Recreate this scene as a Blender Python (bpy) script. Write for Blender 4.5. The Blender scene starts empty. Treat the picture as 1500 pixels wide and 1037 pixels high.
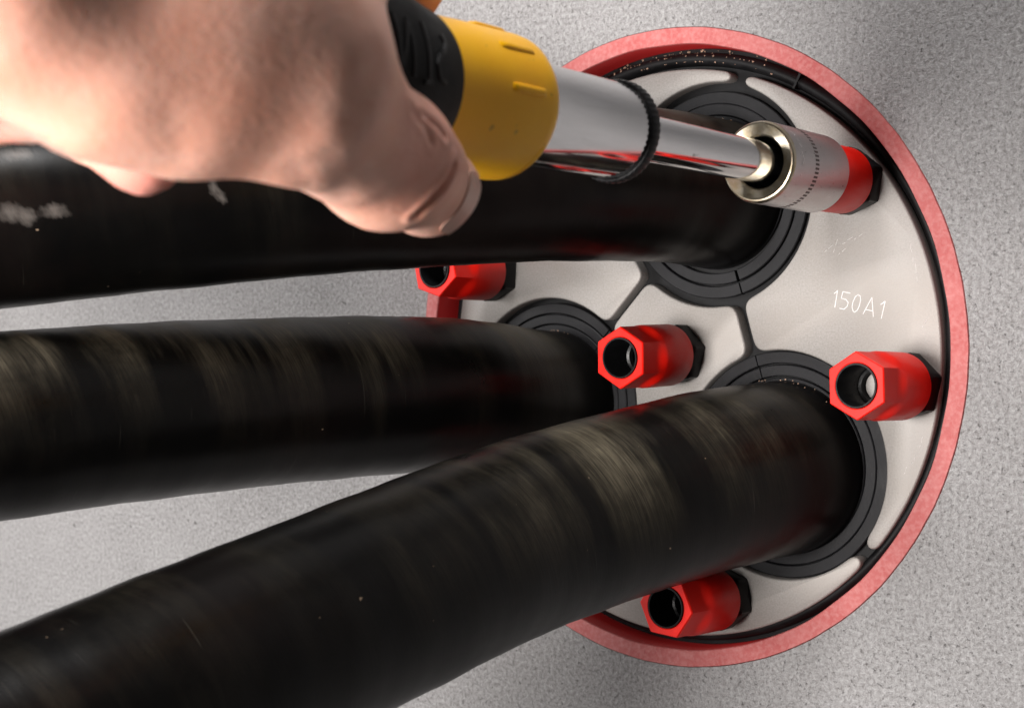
import bpy, bmesh, math, random
import numpy as np
from mathutils import Vector, Matrix, Quaternion

# ------------------------------------------------------------------ camera, world, lights, exposure
MM = 0.001
scene = bpy.context.scene
COL = scene.collection
cam_data = bpy.data.cameras.new('camera')
cam_data.sensor_width = 36.0
cam_data.lens = 57.6
cam_data.clip_start = 0.01
cam_data.clip_end = 20.0
cam_data.dof.use_dof = True
cam_data.dof.focus_distance = 0.372
cam_data.dof.aperture_fstop = 32.0
cam = bpy.data.objects.new('camera', cam_data)
COL.objects.link(cam)
RX = (0.78642, 0.61768, -0.002715)
RY = (-0.016957, 0.025983, 0.999519)
RZ = (0.617454, -0.785999, 0.030907)
cam.matrix_world = Matrix(((RX[0], RY[0], RZ[0], 0.222508), (RX[1], RY[1], RZ[1], -0.344826),
                           (RX[2], RY[2], RZ[2], 0.011318), (0, 0, 0, 1)))
scene.camera = cam

world = bpy.data.worlds.new('World')
scene.world = world
world.use_nodes = True
bg = world.node_tree.nodes['Background']
bg.inputs['Color'].default_value = (1.0, 0.985, 0.975, 1)
bg.inputs['Strength'].default_value = 0.035


def area_light(name, loc, target, size, power, color=(1, 1, 1), size_y=None):
    d = bpy.data.lights.new(name, 'AREA')
    d.energy = power
    d.color = color
    d.size = size
    if size_y:
        d.shape = 'RECTANGLE'
        d.size_y = size_y
    o = bpy.data.objects.new(name, d)
    COL.objects.link(o)
    o.location = loc
    o.rotation_euler = (Vector(target) - Vector(loc)).to_track_quat('-Z', 'Y').to_euler()
    return o


area_light('key_light', (0.0, -0.52, -0.02), (0.0, 0.0, 0.0), 0.13, 4.0, (1.0, 0.955, 0.925))
area_light('side_light', (-0.80, -0.46, 0.06), (-0.24, 0.0, 0.0), 0.40, 6.2, (1.0, 0.975, 0.96))
area_light('top_light', (0.03, -0.34, 0.62), (0.0, -0.16, 0.0), 0.22, 4.2, (1.0, 0.98, 0.97))

scene.view_settings.view_transform = 'Standard'
scene.view_settings.look = 'None'
scene.view_settings.exposure = 0.12
scene.view_settings.gamma = 1.0
scene.view_settings.use_curve_mapping = False
scene.cycles.use_denoising = True
scene.cycles.max_bounces = 8


# ------------------------------------------------------------------ helpers
def link(o, parent=None):
    COL.objects.link(o)
    if parent is not None:
        o.parent = parent
    return o


def tag(o, label=None, cat=None, group=None, kind=None):
    if label:
        o['label'] = label
    if cat:
        o['category'] = cat
    if group:
        o['group'] = group
    if kind:
        o['kind'] = kind
    return o


def mesh_obj(name, verts, faces, mat, parent=None, smooth=True, sharp=38, uvs=None, face_mats=None):
    """verts in millimetres"""
    me = bpy.data.meshes.new(name)
    me.from_pydata([(v[0] * MM, v[1] * MM, v[2] * MM) for v in verts], [], faces)
    mats = mat if isinstance(mat, (list, tuple)) else [mat]
    for m in mats:
        me.materials.append(m)
    if face_mats is not None:
        me.polygons.foreach_set('material_index', face_mats)
    if uvs is not None:
        layer = me.uv_layers.new(name='UVMap')
        for p in me.polygons:
            for li in p.loop_indices:
                layer.data[li].uv = uvs[p.index][li - p.loop_start]
    bm = bmesh.new()
    bm.from_mesh(me)
    bmesh.ops.recalc_face_normals(bm, faces=bm.faces)
    if smooth:
        for f in bm.faces:
            f.smooth = True
        lim = math.radians(sharp)
        for e in bm.edges:
            if len(e.link_faces) == 2 and e.calc_face_angle(0) > lim:
                e.smooth = False
    bm.to_mesh(me)
    bm.free()
    return link(bpy.data.objects.new(name, me), parent)


def frame_from_axis(origin, axis, up=(0, 0, 1)):
    """local (a, b, l): l runs along the axis, b is up"""
    l = np.array(axis, float)
    l /= np.linalg.norm(l)
    a = np.cross(np.array(up, float), l)
    a /= np.linalg.norm(a)
    b = np.cross(l, a)
    o = np.array(origin, float)
    return lambda p: tuple(o + a * p[0] + b * p[1] + l * p[2])


def sections_mesh(secs, close_start=False, close_end=False):
    """secs: list of rings of equal length (local points), skinned in order"""
    v = []
    f = []
    n = len(secs[0])
    for s in secs:
        v += list(s)
    for i in range(len(secs) - 1):
        for j in range(n):
            k = (j + 1) % n
            f.append((i * n + j, i * n + k, (i + 1) * n + k, (i + 1) * n + j))
    if close_start:
        f.append(tuple(range(n))[::-1])
    if close_end:
        b = (len(secs) - 1) * n
        f.append(tuple(range(b, b + n)))
    return v, f


def circle(r, l, n=48, ph=0.0, cx=0.0, cy=0.0):
    return [(cx + r * math.cos(2 * math.pi * i / n + ph), cy + r * math.sin(2 * math.pi * i / n + ph), l) for i in range(n)]


def lathe(profile, n=64, cap0=False, cap1=False, wob=None):
    secs = []
    for k, (r, l) in enumerate(profile):
        c = circle(r, l, n)
        if wob:
            c = [(x * (1 + wob(i / n, k)), y * (1 + wob(i / n, k)), z) for i, (x, y, z) in enumerate(c)]
        secs.append(c)
    return sections_mesh(secs, cap0, cap1)


def xf(fr, verts):
    return [fr(p) for p in verts]


# ------------------------------------------------------------------ materials
def new_mat(name, color=(0.5, 0.5, 0.5), rough=0.5, metal=0.0, spec=0.5):
    m = bpy.data.materials.new(name)
    m.use_nodes = True
    nt = m.node_tree
    b = nt.nodes['Principled BSDF']
    b.inputs['Base Color'].default_value = (*color, 1)
    b.inputs['Roughness'].default_value = rough
    b.inputs['Metallic'].default_value = metal
    b.inputs['Specular IOR Level'].default_value = spec
    return m, nt, b


def N(nt, typ, **kw):
    n = nt.nodes.new(typ)
    for k, v in kw.items():
        if k.startswith('i_'):
            n.inputs[k[2:].replace('_', ' ')].default_value = v
        else:
            setattr(n, k, v)
    return n


def noise(nt, vec, scale, detail=4.0, rough=0.55):
    n = N(nt, 'ShaderNodeTexNoise')
    n.inputs['Scale'].default_value = scale
    n.inputs['Detail'].default_value = detail
    n.inputs['Roughness'].default_value = rough
    nt.links.new(vec, n.inputs['Vector'])
    return n.outputs['Fac']


def ramp(nt, fac, stops):
    r = N(nt, 'ShaderNodeValToRGB')
    els = r.color_ramp.elements
    while len(els) > len(stops):
        els.remove(els[-1])
    while len(els) < len(stops):
        els.new(0.5)
    for e, (p, c) in zip(els, stops):
        e.position = p
        e.color = (c, c, c, 1) if not isinstance(c, tuple) else (*c, 1)
    nt.links.new(fac, r.inputs['Fac'])
    return r.outputs['Color']


def mix(nt, fac, a, b, blend='MIX'):
    m = N(nt, 'ShaderNodeMix')
    m.data_type = 'RGBA'
    m.blend_type = blend
    if isinstance(fac, (int, float)):
        m.inputs[0].default_value = fac
    else:
        nt.links.new(fac, m.inputs[0])
    for s, x in ((6, a), (7, b)):
        if isinstance(x, tuple):
            m.inputs[s].default_value = (*x, 1)
        else:
            nt.links.new(x, m.inputs[s])
    return m.outputs[2]


def math_n(nt, op, a, b=None, clamp=False):
    m = N(nt, 'ShaderNodeMath', operation=op)
    m.use_clamp = clamp
    for i, x in enumerate((a, b)):
        if x is None:
            continue
        if isinstance(x, (int, float)):
            m.inputs[i].default_value = x
        else:
            nt.links.new(x, m.inputs[i])
    return m.outputs[0]


def bump(nt, bsdf, height, strength, dist, chain=None):
    b = N(nt, 'ShaderNodeBump')
    b.inputs['Strength'].default_value = strength
    b.inputs['Distance'].default_value = dist
    nt.links.new(height, b.inputs['Height'])
    if chain is not None:
        nt.links.new(chain, b.inputs['Normal'])
    nt.links.new(b.outputs['Normal'], bsdf.inputs['Normal'])
    return b.outputs['Normal']


def obj_coord(nt, scale=None):
    t = N(nt, 'ShaderNodeTexCoord')
    if scale is None:
        return t.outputs['Object']
    mp = N(nt, 'ShaderNodeMapping')
    mp.inputs['Scale'].default_value = scale
    nt.links.new(t.outputs['Object'], mp.inputs['Vector'])
    return mp.outputs['Vector']


def uv_coord(nt, scale=(1, 1, 1), loc=(0, 0, 0)):
    t = N(nt, 'ShaderNodeTexCoord')
    mp = N(nt, 'ShaderNodeMapping')
    mp.inputs['Scale'].default_value = scale
    mp.inputs['Location'].default_value = loc
    nt.links.new(t.outputs['UV'], mp.inputs['Vector'])
    return mp.outputs['Vector']


def mat_concrete():
    m, nt, b = new_mat('concrete', rough=0.9, spec=0.25)
    c = obj_coord(nt)
    big = noise(nt, c, 14, 3)
    fine = noise(nt, c, 900, 3, 0.6)
    mid = noise(nt, c, 330, 4, 0.6)
    v = N(nt, 'ShaderNodeTexVoronoi')
    v.inputs['Scale'].default_value = 560
    v.inputs['Randomness'].default_value = 1.0
    nt.links.new(c, v.inputs['Vector'])
    grain = noise(nt, c, 950, 5, 0.8)
    pits = ramp(nt, noise(nt, c, 900, 4, 0.75), [(0.30, 1.0), (0.41, 0.0)])
    pores = ramp(nt, noise(nt, c, 230, 2, 0.5), [(0.22, 1.0), (0.26, 0.0)])
    base = mix(nt, ramp(nt, big, [(0.3, 0.0), (0.7, 1.0)]), (0.285, 0.276, 0.274), (0.355, 0.346, 0.346))
    base = mix(nt, ramp(nt, noise(nt, c, 55, 5, 0.65), [(0.35, 0.0), (0.7, 0.6)]), base, (0.40, 0.391, 0.391))
    base = mix(nt, ramp(nt, noise(nt, c, 8, 3, 0.5), [(0.45, 0.0), (0.75, 0.45)]), base, (0.26, 0.246, 0.238))
    base = mix(nt, ramp(nt, grain, [(0.36, 0.0), (0.64, 1.0)]), mix(nt, 1.0, base, (0.66, 0.65, 0.64), 'MULTIPLY'), mix(nt, 0.55, base, (0.55, 0.545, 0.55)))
    base = mix(nt, math_n(nt, 'MULTIPLY', pits, 0.6), base, (0.09, 0.082, 0.078))
    base = mix(nt, math_n(nt, 'MULTIPLY', pores, 0.8), base, (0.06, 0.054, 0.05))
    nt.links.new(base, b.inputs['Base Color'])
    h = math_n(nt, 'SUBTRACT', grain, math_n(nt, 'MULTIPLY', pits, 0.5))
    h = math_n(nt, 'SUBTRACT', h, math_n(nt, 'MULTIPLY', pores, 0.9))
    bump(nt, b, h, 0.9, 0.0011)
    return m


def mat_sleeve_cut():
    m, nt, b = new_mat('red_sleeve_cut_face', rough=0.62, spec=0.4)
    c = obj_coord(nt)
    n1 = noise(nt, c, 90, 5, 0.65)
    n2 = noise(nt, c, 900, 3, 0.6)
    col = mix(nt, ramp(nt, n1, [(0.35, 0.0), (0.68, 1.0)]), (0.36, 0.07, 0.067), (0.42, 0.115, 0.11))
    col = mix(nt, ramp(nt, n2, [(0.42, 0.0), (0.75, 0.4)]), col, (0.55, 0.27, 0.255))
    nt.links.new(col, b.inputs['Base Color'])
    bump(nt, b, n2, 0.35, 0.0004)
    return m


def mat_sleeve_wall():
    m, nt, b = new_mat('red_sleeve_bore', (0.33, 0.012, 0.012), 0.45)
    c = obj_coord(nt)
    bump(nt, b, noise(nt, c, 500, 3), 0.2, 0.0003)
    return m


def mat_rubber(name='black_rubber', base=0.003, rough=0.50, dust=0.16):
    m, nt, b = new_mat(name, (base, base, base * 1.1), rough, 0.0, 0.18)
    c = obj_coord(nt)
    n1 = noise(nt, c, 120, 4, 0.65)
    n2 = noise(nt, c, 1600, 2)
    col = mix(nt, math_n(nt, 'MULTIPLY', ramp(nt, n1, [(0.45, 0.0), (0.8, 1.0)]), dust), (base, base, base * 1.12), (0.055, 0.055, 0.06))
    nt.links.new(col, b.inputs['Base Color'])
    r = ramp(nt, n1, [(0.3, rough - 0.08), (0.7, rough + 0.14)])
    nt.links.new(r, b.inputs['Roughness'])
    bump(nt, b, n2, 0.12, 0.0003)
    return m


def mat_steel():
    m, nt, b = new_mat('satin_stainless', (0.55, 0.53, 0.51), 0.5, 0.3, 0.3)
    c = obj_coord(nt)
    n1 = noise(nt, c, 2200, 2, 0.6)
    n2 = noise(nt, c, 45, 4, 0.6)
    col = mix(nt, ramp(nt, n1, [(0.3, 0.0), (0.72, 1.0)]), (0.235, 0.222, 0.208), (0.335, 0.32, 0.304))
    col = mix(nt, ramp(nt, n2, [(0.40, 0.0), (0.75, 0.6)]), col, (0.27, 0.245, 0.22))
    # hairline scratches
    s = obj_coord(nt, (900, 900, 60))
    sc = noise(nt, s, 1.0, 3, 0.6)
    scr = ramp(nt, sc, [(0.75, 0.0), (0.80, 0.35)])
    col = mix(nt, scr, col, (0.70, 0.69, 0.68))
    nt.links.new(col, b.inputs['Base Color'])
    nt.links.new(ramp(nt, n1, [(0.25, 0.48), (0.75, 0.62)]), b.inputs['Roughness'])
    bump(nt, b, n1, 0.10, 0.0003)
    return m


def mat_red_plastic():
    m, nt, b = new_mat('red_plastic', (0.60, 0.012, 0.006), 0.30, 0.0, 0.28)
    c = obj_coord(nt)
    n = noise(nt, c, 260, 4, 0.6)
    col = mix(nt, ramp(nt, n, [(0.3, 0.0), (0.75, 1.0)]), (0.78, 0.008, 0.003), (0.84, 0.014, 0.005))
    nt.links.new(col, b.inputs['Base Color'])
    nt.links.new(ramp(nt, n, [(0.3, 0.38), (0.7, 0.50)]), b.inputs['Roughness'])
    bump(nt, b, noise(nt, c, 700, 3), 0.05, 0.0003)
    b.inputs['Subsurface Weight'].default_value = 0.05
    b.inputs['Subsurface Radius'].default_value = (0.002, 0.0004, 0.0003)
    return m


def mat_cable():
    m, nt, b = new_mat('black_cable_sheath', (0.014, 0.0135, 0.013), 0.36, 0.0, 0.16)
    c = uv_coord(nt)              # u = metres along the cable, v = metres round it
    info = N(nt, 'ShaderNodeObjectInfo')
    off = N(nt, 'ShaderNodeVectorMath', operation='ADD')
    cx = N(nt, 'ShaderNodeCombineXYZ')
    nt.links.new(math_n(nt, 'MULTIPLY', info.outputs['Random'], 7.0), cx.inputs[2])
    nt.links.new(c, off.inputs[0])
    nt.links.new(cx.outputs[0], off.inputs[1])
    c = off.outputs[0]

    def scaled(s, rot=0.0):
        mp = N(nt, 'ShaderNodeMapping')
        mp.inputs['Scale'].default_value = s
        r_ = N(nt, 'ShaderNodeVectorRotate', rotation_type='Z_AXIS')
        r_.inputs['Angle'].default_value = rot
        nt.links.new(c, r_.inputs['Vector'])
        nt.links.new(r_.outputs['Vector'], mp.inputs['Vector'])
        return mp.outputs['Vector']
    bands = noise(nt, scaled((78, 9, 1), 0.12), 1.0, 4, 0.6)
    clouds = noise(nt, scaled((38, 38, 1)), 1.0, 5, 0.65)
    fine = noise(nt, scaled((2800, 130, 1), 0.16), 1.0, 3, 0.65)
    scr = noise(nt, scaled((1500, 55, 3)), 1.0, 2, 0.5)
    patch = noise(nt, scaled((13, 17, 2)), 1.0, 3, 0.5)
    rub = N(nt, 'ShaderNodeAttribute', attribute_name='wear').outputs['Fac']
    dust = math_n(nt, 'MULTIPLY', ramp(nt, bands, [(0.42, 0.04), (0.60, 1.0)]), ramp(nt, clouds, [(0.30, 0.1), (0.62, 1.0)]))
    dust = math_n(nt, 'MULTIPLY', dust, ramp(nt, patch, [(0.30, 0.2), (0.52, 1.0)]))
    dust = math_n(nt, 'MULTIPLY', dust, rub)
    dust = math_n(nt, 'MULTIPLY', dust, ramp(nt, fine, [(0.34, 0.32), (0.66, 1.0)]))
    col = mix(nt, math_n(nt, 'MULTIPLY', dust, 0.95), (0.0016, 0.0015, 0.0015), (0.17, 0.146, 0.10))
    brown = ramp(nt, noise(nt, scaled((22, 22, 9)), 1.0, 4), [(0.5, 0.0), (0.75, 0.5)])
    col = mix(nt, brown, col, (0.007, 0.004, 0.0035))
    col = mix(nt, ramp(nt, scr, [(0.72, 0.0), (0.82, 0.12)]), col, (0.20, 0.185, 0.15))
    specks = noise(nt, scaled((620, 620, 5)), 1.0, 1, 0.4)
    col = mix(nt, ramp(nt, specks, [(0.82, 0.0), (0.86, 0.5)]), col, (0.30, 0.22, 0.15))
    sf = math_n(nt, 'ADD', N(nt, 'ShaderNodeAttribute', attribute_name='scuff').outputs['Fac'], math_n(nt, 'MULTIPLY', noise(nt, scaled((900, 300, 3), 0.5), 1.0, 4, 0.7), 0.9))
    col = mix(nt, ramp(nt, math_n(nt, 'MULTIPLY', sf, 0.7), [(0.50, 0.0), (0.95, 0.9)]), col, (0.085, 0.076, 0.069))
    nt.links.new(col, b.inputs['Base Color'])
    rg = math_n(nt, 'ADD', ramp(nt, clouds, [(0.3, 0.27), (0.7, 0.40)]), math_n(nt, 'MULTIPLY', dust, 0.35))
    nt.links.new(rg, b.inputs['Roughness'])
    h = math_n(nt, 'ADD', math_n(nt, 'MULTIPLY', fine, 0.4), noise(nt, scaled((120, 90, 1)), 1.0, 3))
    bump(nt, b, h, 0.09, 0.0006)
    return m


def mat_chrome():
    m, nt, b = new_mat('polished_chrome', (0.64, 0.64, 0.65), 0.07, 1.0)
    c = obj_coord(nt)
    n = noise(nt, c, 60, 4, 0.6)
    nt.links.new(ramp(nt, n, [(0.35, 0.05), (0.8, 0.16)]), b.inputs['Roughness'])
    sp = noise(nt, c, 330, 1, 0.4)
    col = mix(nt, ramp(nt, sp, [(0.76, 0.0), (0.80, 0.7)]), (0.64, 0.64, 0.65), (0.22, 0.19, 0.16))
    nt.links.new(col, b.inputs['Base Color'])
    return m


def mat_socket():
    m, nt, b = new_mat('satin_chrome', (0.52, 0.50, 0.50), 0.30, 1.0)
    c = obj_coord(nt)
    n = noise(nt, c, 1200, 3, 0.6)
    nt.links.new(ramp(nt, n, [(0.3, 0.27), (0.7, 0.42)]), b.inputs['Roughness'])
    bump(nt, b, n, 0.08, 0.0002)
    return m


def mat_socket_face():
    m, nt, b = new_mat('worn_brass_toned_steel', (0.62, 0.55, 0.42), 0.28, 1.0)
    c = obj_coord(nt)
    n = noise(nt, c, 500, 3, 0.6)
    col = mix(nt, ramp(nt, n, [(0.35, 0.0), (0.7, 1.0)]), (0.40, 0.33, 0.22), (0.52, 0.47, 0.38))
    nt.links.new(col, b.inputs['Base Color'])
    bump(nt, b, n, 0.12, 0.0003)
    return m


def mat_yellow():
    m, nt, b = new_mat('yellow_plastic', (0.80, 0.44, 0.004), 0.33, 0.0, 0.25)
    c = obj_coord(nt)
    n = noise(nt, c, 70, 5, 0.6)
    col = mix(nt, ramp(nt, n, [(0.45, 0.0), (0.85, 0.7)]), (1.0, 0.50, 0.0), (0.92, 0.41, 0.0))
    sp = noise(nt, c, 420, 1, 0.4)
    col = mix(nt, ramp(nt, sp, [(0.74, 0.0), (0.78, 0.5)]), col, (0.30, 0.14, 0.02))
    nt.links.new(col, b.inputs['Base Color'])
    nt.links.new(ramp(nt, n, [(0.3, 0.28), (0.75, 0.45)]), b.inputs['Roughness'])
    bump(nt, b, noise(nt, c, 900, 2), 0.06, 0.0002)
    b.inputs['Subsurface Weight'].default_value = 0.06
    b.inputs['Subsurface Radius'].default_value = (0.002, 0.001, 0.0002)
    return m


def mat_skin():
    m, nt, b = new_mat('skin', (0.62, 0.36, 0.27), 0.5, 0.0, 0.3)
    c = obj_coord(nt)
    n1 = noise(nt, c, 75, 5, 0.6)
    n2 = noise(nt, c, 260, 4, 0.6)
    n3 = noise(nt, c, 1400, 3, 0.6)
    at = N(nt, 'ShaderNodeAttribute', attribute_name='pink')
    col = mix(nt, ramp(nt, n1, [(0.32, 0.0), (0.68, 1.0)]), (0.79, 0.38, 0.27), (0.84, 0.49, 0.385))
    col = mix(nt, ramp(nt, n2, [(0.5, 0.0), (0.8, 0.4)]), col, (0.70, 0.28, 0.185))
    col = mix(nt, at.outputs['Fac'], col, (0.60, 0.20, 0.165))
    nt.links.new(col, b.inputs['Base Color'])
    b.inputs['Subsurface Weight'].default_value = 0.35
    b.inputs['Subsurface Radius'].default_value = (0.0035, 0.0013, 0.0007)
    v = N(nt, 'ShaderNodeTexVoronoi', feature='DISTANCE_TO_EDGE')
    v.inputs['Scale'].default_value = 700
    mp = obj_coord(nt, (1.0, 0.55, 1.0))
    nt.links.new(mp, v.inputs['Vector'])
    wr = noise(nt, obj_coord(nt, (330, 90, 210)), 1.0, 3, 0.55)
    h = math_n(nt, 'ADD', math_n(nt, 'MULTIPLY', v.outputs['Distance'], 0.7), math_n(nt, 'MULTIPLY', n3, 0.3))
    h = math_n(nt, 'ADD', h, math_n(nt, 'MULTIPLY', wr, 0.7))
    bump(nt, b, h, 0.15, 0.0006)
    return m


M_CONCRETE = mat_concrete()
M_CUT = mat_sleeve_cut()
M_BORE = mat_sleeve_wall()
M_RUBBER = mat_rubber()
M_RING = mat_rubber('grey_black_rubber_ring', 0.009, 0.5, 0.2)
M_STEEL = mat_steel()
M_RED = mat_red_plastic()
M_BLACKP = mat_rubber('black_plastic', 0.005, 0.33, 0.12)
M_CABLE = mat_cable()
M_CHROME = mat_chrome()
M_SOCKET = mat_socket()
M_SOCKFACE = mat_socket_face()
M_YELLOW = mat_yellow()
M_GRIP = mat_rubber('black_grip_rubber', 0.003, 0.55, 0.02)
M_SKIN = mat_skin()
M_ENGRAVE, _nt, _b = new_mat('bright_engraved_metal', (0.76, 0.75, 0.74), 0.5, 0.0)
M_NAIL, _nt, _b = new_mat('fingernail', (0.60, 0.36, 0.29), 0.38)
_b.inputs['Subsurface Weight'].default_value = 0.3
_b.inputs['Subsurface Radius'].default_value = (0.002, 0.001, 0.0006)
M_CRUMB, _nt, _b = new_mat('brick_dust_crumb', (0.42, 0.28, 0.20), 0.9)
M_DARK, _nt, _b = new_mat('dark_marking', (0.12, 0.10, 0.095), 0.5, 0.6)

# ------------------------------------------------------------------ the setting: wall with a round bore
R_OUT = 79.33     # outer radius of the red sleeve in the wall, mm
R_BORE = 75.0
rng = random.Random(4)


def edge_wob(i, n):
    t = 2 * math.pi * i / n
    return 0.05 * math.sin(7 * t + 1) + 0.03 * math.sin(17 * t + 2) + 0.03 * math.sin(41 * t) + 0.035 * math.sin(67 * t + 0.6) * max(0.0, math.cos(t))


def build_wall():
    n = 256
    v, f = [], []
    inner = []
    for i in range(n):
        t = 2 * math.pi * i / n
        r = R_OUT + edge_wob(i, n)
        inner.append((r * math.cos(t), r * math.sin(t)))
    outer = []
    for x, z in inner:
        a = math.atan2(z, x)
        k = 1.0 / max(abs(math.cos(a)), abs(math.sin(a)))
        outer.append((math.cos(a) * k, math.sin(a) * k))
    for (x, z) in inner:
        v.append((x, 60.0, z))
    for (x, z) in inner:
        v.append((x, 0.0, z))
    for (x, z) in outer:
        v.append((x * 130, 0.0, z * 130))
    for (x, z) in outer:
        v.append((x * 520 - 60, 0.0, z * 420))
    for (x, z) in outer:
        v.append((x * 520 - 60, 80.0, z * 420))
    for b in range(4):
        for i in range(n):
            k = (i + 1) % n
            f.append((b * n + i, b * n + k, (b + 1) * n + k, (b + 1) * n + i))
    return mesh_obj('wall', v, f, M_CONCRETE, None, True, 30)


wall = tag(build_wall(), 'rough light grey concrete wall with round bore', None, None, 'structure')


def build_sleeve():
    n = 256
    prof = [(R_OUT, 55), (R_OUT, 0.2), (R_OUT - 0.25, -0.25), (R_BORE + 0.22, -0.3), (R_BORE, 0.0), (R_BORE, 55)]
    secs = []
    for k, (r, y) in enumerate(prof):
        ring = []
        for i in range(n):
            t = 2 * math.pi * i / n
            rr = r + (edge_wob(i, n) - 0.02 if k < 3 else 0.12 * math.sin(23 * t) * math.sin(5 * t) if k in (3, 4) else 0)
            ring.append((rr * math.cos(t), y, rr * math.sin(t)))
        secs.append(ring)
    v, f = sections_mesh(secs)
    fm = []
    for i in range(len(prof) - 1):
        fm += [1 if i >= 4 else 0] * n
    return mesh_obj('pipe_sleeve', v, f, [M_CUT, M_BORE], None, True, 40, None, fm)


sleeve = tag(build_sleeve(), 'pinkish red pipe sleeve ring set flush in the concrete wall', 'pipe sleeve')

# ------------------------------------------------------------------ the cable seal
PC = (-0.2, -1.4)            # centre of the seal in the wall plane
PR = 70.95                   # plate radius
PY = 5.0                     # plate face lies 5 mm inside the bore
HOLES = {'top': (10.4, 37.9), 'right': (29.8, -27.8), 'left': (-39.5, -15.0)}
HR = 27.7

seal = tag(link(bpy.data.objects.new('cable_seal', None)),
           'round press seal of steel plates and black rubber inside the red sleeve', 'cable seal')
seal.location = (0, 0.02, 0)
bpy.context.view_layer.update()


def seal_part(name, v, f, mat, parent=None, **kw):
    """geometry given in world mm; parts hang under the seal's empty"""
    p = parent or seal
    v = [(x, y - 20.0, z) for x, y, z in v]
    return mesh_obj(name, v, f, mat, p, **kw)


def build_rubber_body():
    n = 200
    prof = [(0.5, 8.6), (40, 8.6), (70.6, 8.6)]
    for k in range(9):
        a = math.pi * (1 - k / 8)
        prof.append((72.3 + 1.55 * math.cos(a), 8.4 - 2.3 * math.sin(a)))
    prof += [(74.0, 8.6), (74.9, 8.7), (74.92, 50)]
    secs = []
    for r, y in prof:
        q = r / 74.92
        secs.append([(PC[0] * (1 - q) + r * math.cos(2 * math.pi * i / n), y, PC[1] * (1 - q) + r * math.sin(2 * math.pi * i / n)) for i in range(n)])
    v, f = sections_mesh(secs, True, False)
    return seal_part('rubber_body', v, f, M_RUBBER)


rubber_body = build_rubber_body()
# moulding seam on the rim
a = math.radians(62.3)
vs = []
for dr in (70.4, 74.2):
    for da in (-0.004, 0.004):
        for y in (5.7, 8.8):
            vs.append((dr * math.cos(a + da), y, dr * math.sin(a + da)))
seal_part('moulding_seam', vs, [(0, 1, 3, 2), (4, 6, 7, 5), (0, 2, 6, 4), (1, 5, 7, 3), (0, 4, 5, 1), (2, 3, 7, 6)], M_RUBBER, rubber_body)


# steel pressure plates, cut from 2-D outlines (smooth boolean distance field -> contour)
def smax(a, b, k):
    h = np.clip(0.5 - 0.5 * (b - a) / k, 0, 1)
    return b * (1 - h) + a * h + k * h * (1 - h)


def seg_dist(X, Z, p, q):
    px, pz = X - p[0], Z - p[1]
    dx, dz = q[0] - p[0], q[1] - p[1]
    t = np.clip((px * dx + pz * dz) / (dx * dx + dz * dz), 0, 1)
    return np.hypot(px - dx * t, pz - dz * t)


def contours(F, xs, zs):
    """marching squares at level 0 -> list of closed loops"""
    nx, nz = F.shape
    ins = F < 0
    seg = {}

    def pt(i0, j0, i1, j1):
        a, b = F[i0, j0], F[i1, j1]
        t = a / (a - b)
        return (xs[i0] + (xs[i1] - xs[i0]) * t, zs[j0] + (zs[j1] - zs[j0]) * t)
    c = ins[:-1, :-1].astype(int) + ins[1:, :-1] * 2 + ins[1:, 1:] * 4 + ins[:-1, 1:] * 8
    E = {1: [(3, 0)], 2: [(0, 1)], 3: [(3, 1)], 4: [(1, 2)], 5: [(3, 2), (1, 0)], 6: [(0, 2)], 7: [(3, 2)],
         8: [(2, 3)], 9: [(2, 0)], 10: [(0, 3), (2, 1)], 11: [(2, 1)], 12: [(1, 3)], 13: [(1, 0)], 14: [(0, 3)]}
    pts = {}
    for i, j in zip(*np.nonzero((c > 0) & (c < 15))):
        edges = {0: ('h', i, j), 1: ('v', i + 1, j), 2: ('h', i, j + 1), 3: ('v', i, j)}
        ends = {0: (i, j, i + 1, j), 1: (i + 1, j, i + 1, j + 1), 2: (i, j + 1, i + 1, j + 1), 3: (i, j, i, j + 1)}
        for e0, e1 in E[int(c[i, j])]:
            for e in (e0, e1):
                if edges[e] not in pts:
                    pts[edges[e]] = pt(*ends[e])
            seg[edges[e0]] = edges[e1]
    loops = []
    while seg:
        s = next(iter(seg))
        loop = [s]
        k = seg.pop(s)
        while k != s and k in seg:
            loop.append(k)
            k = seg.pop(k)
        loops.append([pts[q] for q in loop])
    return loops


def resample(loop, step):
    p = np.array(loop)
    q = np.vstack([p, p[:1]])
    d = np.r_[0, np.cumsum(np.hypot(*np.diff(q, axis=0).T))]
    n = max(12, int(d[-1] / step))
    s = np.linspace(0, d[-1], n, endpoint=False)
    r = np.c_[np.interp(s, d, q[:, 0]), np.interp(s, d, q[:, 1])]
    for _ in range(2):
        r = 0.25 * np.roll(r, 1, 0) + 0.5 * r + 0.25 * np.roll(r, -1, 0)
    return r


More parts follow.
